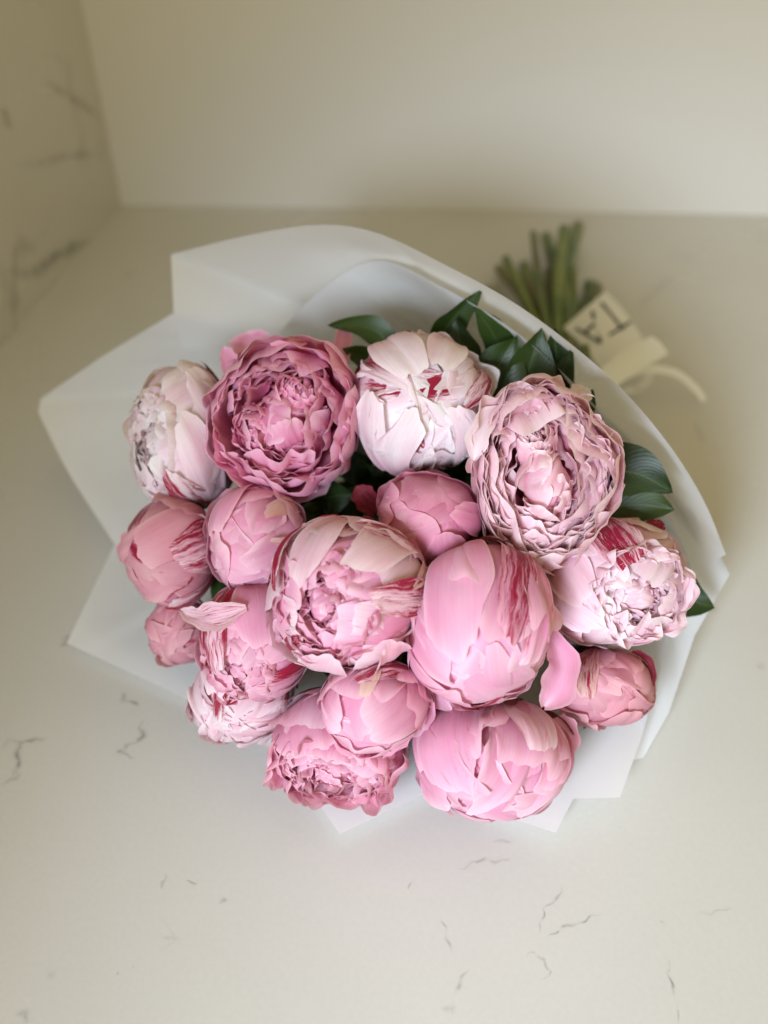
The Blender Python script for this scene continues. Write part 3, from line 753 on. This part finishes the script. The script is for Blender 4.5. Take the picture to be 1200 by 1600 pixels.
f = F_('O', 'smooth pink bud resting over the loose ruffled peony at the bottom', 582, 1104, .69, 86, 75, (-.18, .45), 'pink', 166, .2)
f.bud(n=16, W=1.05, notch=.02, bump=.012)
f.cling((645, 1045), (560, 1060), 18, 'blush', .78, 1.055)
f.cling((585, 1040), (572, 1078), 12, 'straw', .1, 1.055)
f.free([(640, 1140, .69), (615, 1160, .685), (580, 1180, .69)], [10, 16, 14, 4], 'pink', .2, .4)
f = F_('P', 'big pink peony lowest in the bouquet, petal tips pointing down at the counter', 765, 1184, .715, 124, 94, (.02, .62), 'pink', 177, .45)
f.bud(n=20, W=.82, top=204, low=104, bump=.025, notch=.05)
f.free([(870, 1120, .73), (885, 1150, .725), (880, 1190, .725)], [12, 22, 20, 8], 'pink', .2, .4)
f.cling((810, 1095), (825, 1155), 36, 'blush', .1, 1.055); f.cling((710, 1100), (715, 1210), 48, 'pink', .25, 1.055)
f.cling((855, 1130), (830, 1205), 30, 'pink', .2, 1.055)
f = F_('Q', 'small dusky bud at the lower right with a dark red bract', 944, 1074, .745, 80, 60, (.28, .28), 'dusk', 188, .35)
f.bud(n=16, W=.95, notch=.03)
f.free([(985, 1022, .745), (1008, 1038, .74), (1022, 1072, .74)], [8, 14, 12, 4], 'sepal', .4, .5)
f.cling((915, 1022), (908, 1080), 18, 'straw', .6, 1.05)

# stems: gathered at the neck of the wrap, then fanning out to the cut ends
ENDS = [(760, 428, 0.021), (797, 392, 0.040), (775, 405, 0.012), (832, 366, 0.044), (858, 362, 0.030), (882, 352, 0.053), (900, 354, 0.030), (868, 385, 0.012), (905, 424, 0.057),
        (922, 432, 0.030), (938, 458, 0.049), (845, 400, 0.021), (812, 398, 0.008), (890, 380, 0.012), (915, 450, 0.012), (875, 358, 0.017), (930, 445, 0.008)]
gr = random.Random(3)
order = list(FL)
gr.shuffle(order)
for k, key in enumerate(sorted(order, key=lambda q: FL[q].c[0])):
    a = k * 2.4; rr = .017 * math.sqrt((k + .5) / 17)
    nk = NECK + np.array([math.cos(a) * rr, 0, math.sin(a) * rr])
    e = sorted(ENDS)[k]
    FL[key].stem(nk, pixz(*e), gr.uniform(.0032, .0070))

# foliage that shows, hung on the nearest stem
for key, pts, wd, kw in [
    ('B', [(640, 600, .81), (600, 530, .80), (565, 510, .795), (512, 508, .79)], 22, dict(fold=.3)),
    ('B', [(600, 590, .80), (570, 560, .79), (535, 545, .785)], 20, dict(fold=.3)),
    ('C', [(690, 600, .82), (690, 530, .80), (715, 490, .785), (753, 453, .77)], 24, dict(fold=.5, roll=.8)),
    ('C', [(735, 600, .80), (722, 550, .785), (711, 496, .775)], 26, dict(fold=.35)),
    ('C', [(800, 600, .82), (775, 530, .79), (741, 480, .77)], 24, dict(fold=.3)),
    ('C', [(758, 690, .80), (760, 620, .785), (783, 565, .775), (808, 524, .765)], 46, dict(fold=.2, roll=.15)),
    ('D', [(800, 670, .81), (822, 590, .78), (846, 512, .76)], 42, dict(fold=.5)),
    ('D', [(850, 650, .81), (868, 575, .78), (866, 512, .762)], 30, dict(fold=.3)),
    ('D', [(855, 650, .80), (877, 590, .775), (894, 543, .76)], 18, dict(fold=.3)),
    ('D', [(905, 660, .78), (918, 635, .77), (926, 608, .765)], 14, dict(fold=.3)),
    ('D', [(890, 760, .765), (945, 738, .755), (1000, 742, .75), (1051, 770, .75)], 44, dict(fold=.15, roll=.1)),
    ('J', [(900, 790, .77), (955, 790, .765), (1005, 790, .76), (1054, 797, .755)], 40, dict(fold=.15, roll=.1)),
    ('J', [(1030, 905, .79), (1055, 925, .785), (1085, 940, .78), (1117, 950, .775)], 34, dict(fold=.3)),
    ('Q', [(935, 1090, .79), (925, 1120, .785), (912, 1165, .78)], 14, dict(fold=.3)),
    ('E', [(270, 905, .80), (245, 918, .805), (222, 925, .81)], 8, dict(fold=.3)),
    ('F', [(350, 880, .80), (342, 915, .79), (335, 955, .78)], 14, dict(fold=.3)),
    ('H', [(600, 860, .76), (590, 820, .755), (565, 790, .755)], 16, dict(fold=.4)),
]:
    FL[key].leaf(pts, wd, **kw)
# leaves down among the stems
for key, fl in FL.items():
    for k in range(6):
        i = 3 + 2 * k + gr.randrange(3)
        p = fl.stem_path[i]; t = nrm(fl.stem_path[i - 3] - fl.stem_path[i])
        a = gr.uniform(0, 6.28); s1 = nrm(np.cross(t, [0, 0, 1])); s2 = np.cross(t, s1)
        out = s1 * math.cos(a) + s2 * math.sin(a)
        ln = gr.uniform(.05, .075)
        tipp = p + t * ln * .55 + out * ln * .7
        inward = (pix(625, 800, .82) - tipp) * .42
        K = [p, p + t * ln * .3 + out * ln * .35 + inward * .3, tipp + inward]
        if min(q[2] for q in K) < .012: continue
        fl.leaf3(K, gr.uniform(.016, .024), fold=.3, n=12, nu=7)

# ------------------------------------------------------------------ the paper wrap
wrap = bpy.data.objects.new('paper_wrap', None); COL.objects.link(wrap); wrap.location = (NECK[0], NECK[1], 0)
tag(wrap, 'white translucent paper wrapped in a cone around the peonies', 'wrapping paper')
HEADC = pix(630, 900, .80)
AXIS = nrm(NECK - HEADC)
def sheet(rim, bulge=.04, neck_r=.024, nv=26, dens=.006, layer=0.0, flare=.0, wave=.004, seed=1, zmin=.002, side_in=(0, 0), name='sheet', crease=None):
    """rim: list of (px, py, z); the sheet runs from the tied neck out to that edge"""
    K = [pixz(*q) for q in rim]
    pts = []
    for a, b in zip(K[:-1], K[1:]):
        n = max(2, int(np.linalg.norm(b - a) / dens))
        for i in range(n): pts.append(a + (b - a) * i / n)
    pts.append(K[-1]); Rm = np.array(pts); n = len(Rm)
    r_ = random.Random(seed); ph = [r_.uniform(0, 6.28) for _ in range(8)]
    ridges = [(r_.uniform(.02, .98), r_.choice((-1, 1)) * r_.uniform(.4, 1.0) * wave * 1.5, r_.uniform(.004, .016)) for _ in range(int(3 + n * dens * 14))]
    V, UV = [], []
    c0 = NECK - AXIS * .0
    for j in range(nv):
        v = j / (nv - 1)
        for i in range(n):
            out = Rm[i] - HEADC; out = out - AXIS * np.dot(out, AXIS)
            o = nrm(out)
            nk = c0 + o * (neck_r + layer)
            s = i / max(1, n - 1)
            bl = bulge if not isinstance(bulge, tuple) else bulge[0] + (bulge[1] - bulge[0]) * float(sstep(.25, .6, s))
            ctrl = (nk * .5 + Rm[i] * .5) + o * bl
            p = nk * (1 - v) ** 2 + ctrl * 2 * v * (1 - v) + Rm[i] * v * v
            L = n * dens
            wv = wave * (math.sin(L * s * 21 + ph[0] + v * 2) + .6 * math.sin(L * s * 47 + ph[1] - v * 3)) * math.sin(math.pi * min(1, v * 1.05) ** .9)
            wv += .35 * wave * math.sin(L * s * 90 + ph[2]) * (1 - v)
            p = p + o * (wv + layer * .5)
            for (cs, ca, cw) in ridges:
                p = p + o * ca * math.exp(-((s - cs - .05 * (v - .5)) * L / cw) ** 2) * math.sin(math.pi * min(1, v)) ** .7
            if crease:
                cv, amp, send = crease
                cvx = cv + .10 * math.sin(s * 5.0)
                hat = max(0, 1 - abs(v - cvx) / (.30 if v < cvx else max(.06, 1.0 - cvx)))
                p = p - o * amp * hat ** 1.3 * (1 - float(sstep(send - .2, send, s)))
            if flare: p = p + o * flare * max(0, v - .8) ** 2 * 25 * (v < 1.01)
            if p[2] < zmin + layer * .3: p[2] = zmin + layer * .3 + (.0004 * math.sin(s * 9))
            V.append(p); UV.append((s, v))
    return mesh_obj(name, V, grid_faces(n, nv), M_PAPER, wrap, origin=wrap.location, uv=UV)

def smooth_rim(pts, n):
    return [tuple(x) for x in catmull(np.array(pts, float), n)]
top = [(268, 398, .215), (390, 368, .25), (500, 352, .275), (590, 365, .285), (690, 412, .285), (800, 472, .272), (900, 545, .25), (980, 618, .222), (1050, 703, .19), (1100, 785, .155), (1133, 866, .12)]
sheet([(285, 545, .14), (272, 490, .18)] + smooth_rim(top, 40) + [(1110, 880, .10)], bulge=(.035, -.012), neck_r=.026, layer=.001, wave=.0075, seed=4, crease=(.66, .020, .62), nv=40)
sheet(smooth_rim([(420, 535, .155), (500, 452, .215), (590, 405, .246), (690, 446, .258), (800, 512, .246), (890, 590, .222), (960, 668, .195), (1015, 750, .162), (1062, 835, .125), (1088, 905, .085)], 40), bulge=-.02, neck_r=.022, layer=-.002, wave=.006, seed=31, nv=34)
sheet([(330, 440, .17), (272, 492, .165), (160, 560, .125), (66, 624, .085)] + smooth_rim([(62, 645, .08), (110, 740, .05), (182, 852, .03)], 8), bulge=.03, neck_r=.025, layer=.004, wave=.003, seed=9)
sheet([(70, 650, .075), (112, 745, .045), (180, 850, .020), (105, 1005, .012), (310, 1100, .008), (440, 1170, .004)], bulge=.02, layer=.001, wave=.003, seed=12)
sheet([(420, 1130, .006), (440, 1170, .008), (530, 1301, .013), (672, 1234, .010), (720, 1240, .008)], bulge=.015, layer=.0025, wave=.002, seed=14)
sheet([(740, 1260, .008), (800, 1278, .012), (866, 1299, .018), (893, 1246, .022), (966, 1244, .030), (1000, 1150, .03), (1042, 1000, .055), (1075, 900, .075)], bulge=.018, layer=.003, wave=.0025, seed=17, zmin=.004)
sheet([(900, 1200, .008), (1000, 1180, .012), (1040, 1110, .022), (1080, 990, .05), (1134, 896, .085), (1112, 850, .10), (1080, 800, .12)], bulge=.022, layer=.006, wave=.003, seed=19)

# ------------------------------------------------------------------ the ribbon
rib = bpy.data.objects.new('ribbon', None); COL.objects.link(rib); rib.location = NECK
tag(rib, 'cream printed ribbon tied round the stems behind the paper', 'ribbon')
def strip(name, edge_a, edge_b, n=24, nu=7, cup=.0, parent=rib):
    A = catmull(np.array([pixz(*q) for q in edge_a]), n); B = catmull(np.array([pixz(*q) for q in edge_b]), n)
    V, UV = [], []
    for i in range(n):
        for j in range(nu):
            t = j / (nu - 1); p = A[i] * (1 - t) + B[i] * t + np.array([0, 0, cup * math.sin(math.pi * t)])
            V.append(p); UV.append((t, i / (n - 1)))
    return mesh_obj(name, V, grid_faces(nu, n), M_RIBBON, parent, origin=NECK, uv=UV)
LA = [(880, 512, 0.055), (912, 484, 0.067), (946, 455, 0.067)]
LB = [(945, 585, 0.040), (978, 556, 0.055), (1004, 528, 0.057)]
label = strip('printed_band', LA, LB, cup=.004)
strip('tail', [(925, 590, 0.060), (975, 545, 0.073), (1018, 525, 0.075)], [(955, 610, 0.050), (1000, 578, 0.060), (1044, 553, 0.060)], cup=.003)
strip('curl', [(950, 592, 0.055), (1000, 570, 0.055), (1055, 576, 0.040), (1090, 602, 0.019), (1104, 622, 0.010)],
      [(955, 604, 0.051), (1003, 584, 0.050), (1052, 588, 0.035), (1082, 610, 0.017), (1098, 630, 0.009)], n=30)
strip('loop', [(1022, 578, 0.045), (1018, 596, 0.030), (1000, 612, 0.021), (975, 616, 0.021)], [(1008, 580, 0.047), (1004, 592, 0.033), (990, 602, 0.021), (972, 606, 0.021)], n=24)
# the binding round the stems
th = np.linspace(0, 2 * math.pi, 33); V = []
for k_, off in enumerate((-.012, .012)):
    for t in th: V.append(NECK + np.array([math.cos(t) * .0275, off, math.sin(t) * .0275]))
mesh_obj('binding', V, [(i, i + 1, 33 + i + 1, 33 + i) for i in range(32)], M_RIBBON, rib, origin=NECK)

def on_label(px, py):
    """point on the printed band under a pixel: bilinear in its two edges, lifted off the cloth"""
    A = catmull(np.array([pixz(*q) for q in LA]), 24); B = catmull(np.array([pixz(*q) for q in LB]), 24)
    best = None
    for i in range(24):
        for t in np.linspace(0, 1, 25):
            p = A[i] * (1 - t) + B[i] * t + np.array([0, 0, .004 * math.sin(math.pi * t)])
            q = p - CAM; dd = q @ FWD; x = 600 + q @ RIGHT / dd * FPX; y = 800 - q @ UP / dd * FPX
            e = (x - px) ** 2 + (y - py) ** 2
            if best is None or e < best[0]: best = (e, p)
    return best[1]
def letter(strokes, wpx=4.0):
    V, Fc = [], []
    for (x0, y0, x1, y1) in strokes:
        a, b = on_label(x0, y0), on_label(x1, y1)
        t = nrm(b - a); s_ = nrm(np.cross(t, [0, 0, 1])); u_ = nrm(np.cross(s_, t))
        hw = wpx * .5 * .0007
        base = len(V)
        for p in (a, a * .5 + b * .5, b):
            for sg in (-1, 1): V.append(p + s_ * hw * sg + u_ * .0018)
        Fc += [(base, base + 1, base + 3, base + 2), (base + 2, base + 3, base + 5, base + 4)]
    return mesh_obj('letter', V, Fc, M_INK, label, smooth=False, origin=NECK)
letter([(938, 475, 972, 517), (953, 524, 984, 506)], 5)
letter([(940, 537, 899, 516), (940, 537, 924, 489), (912, 522, 930, 508)], 5)
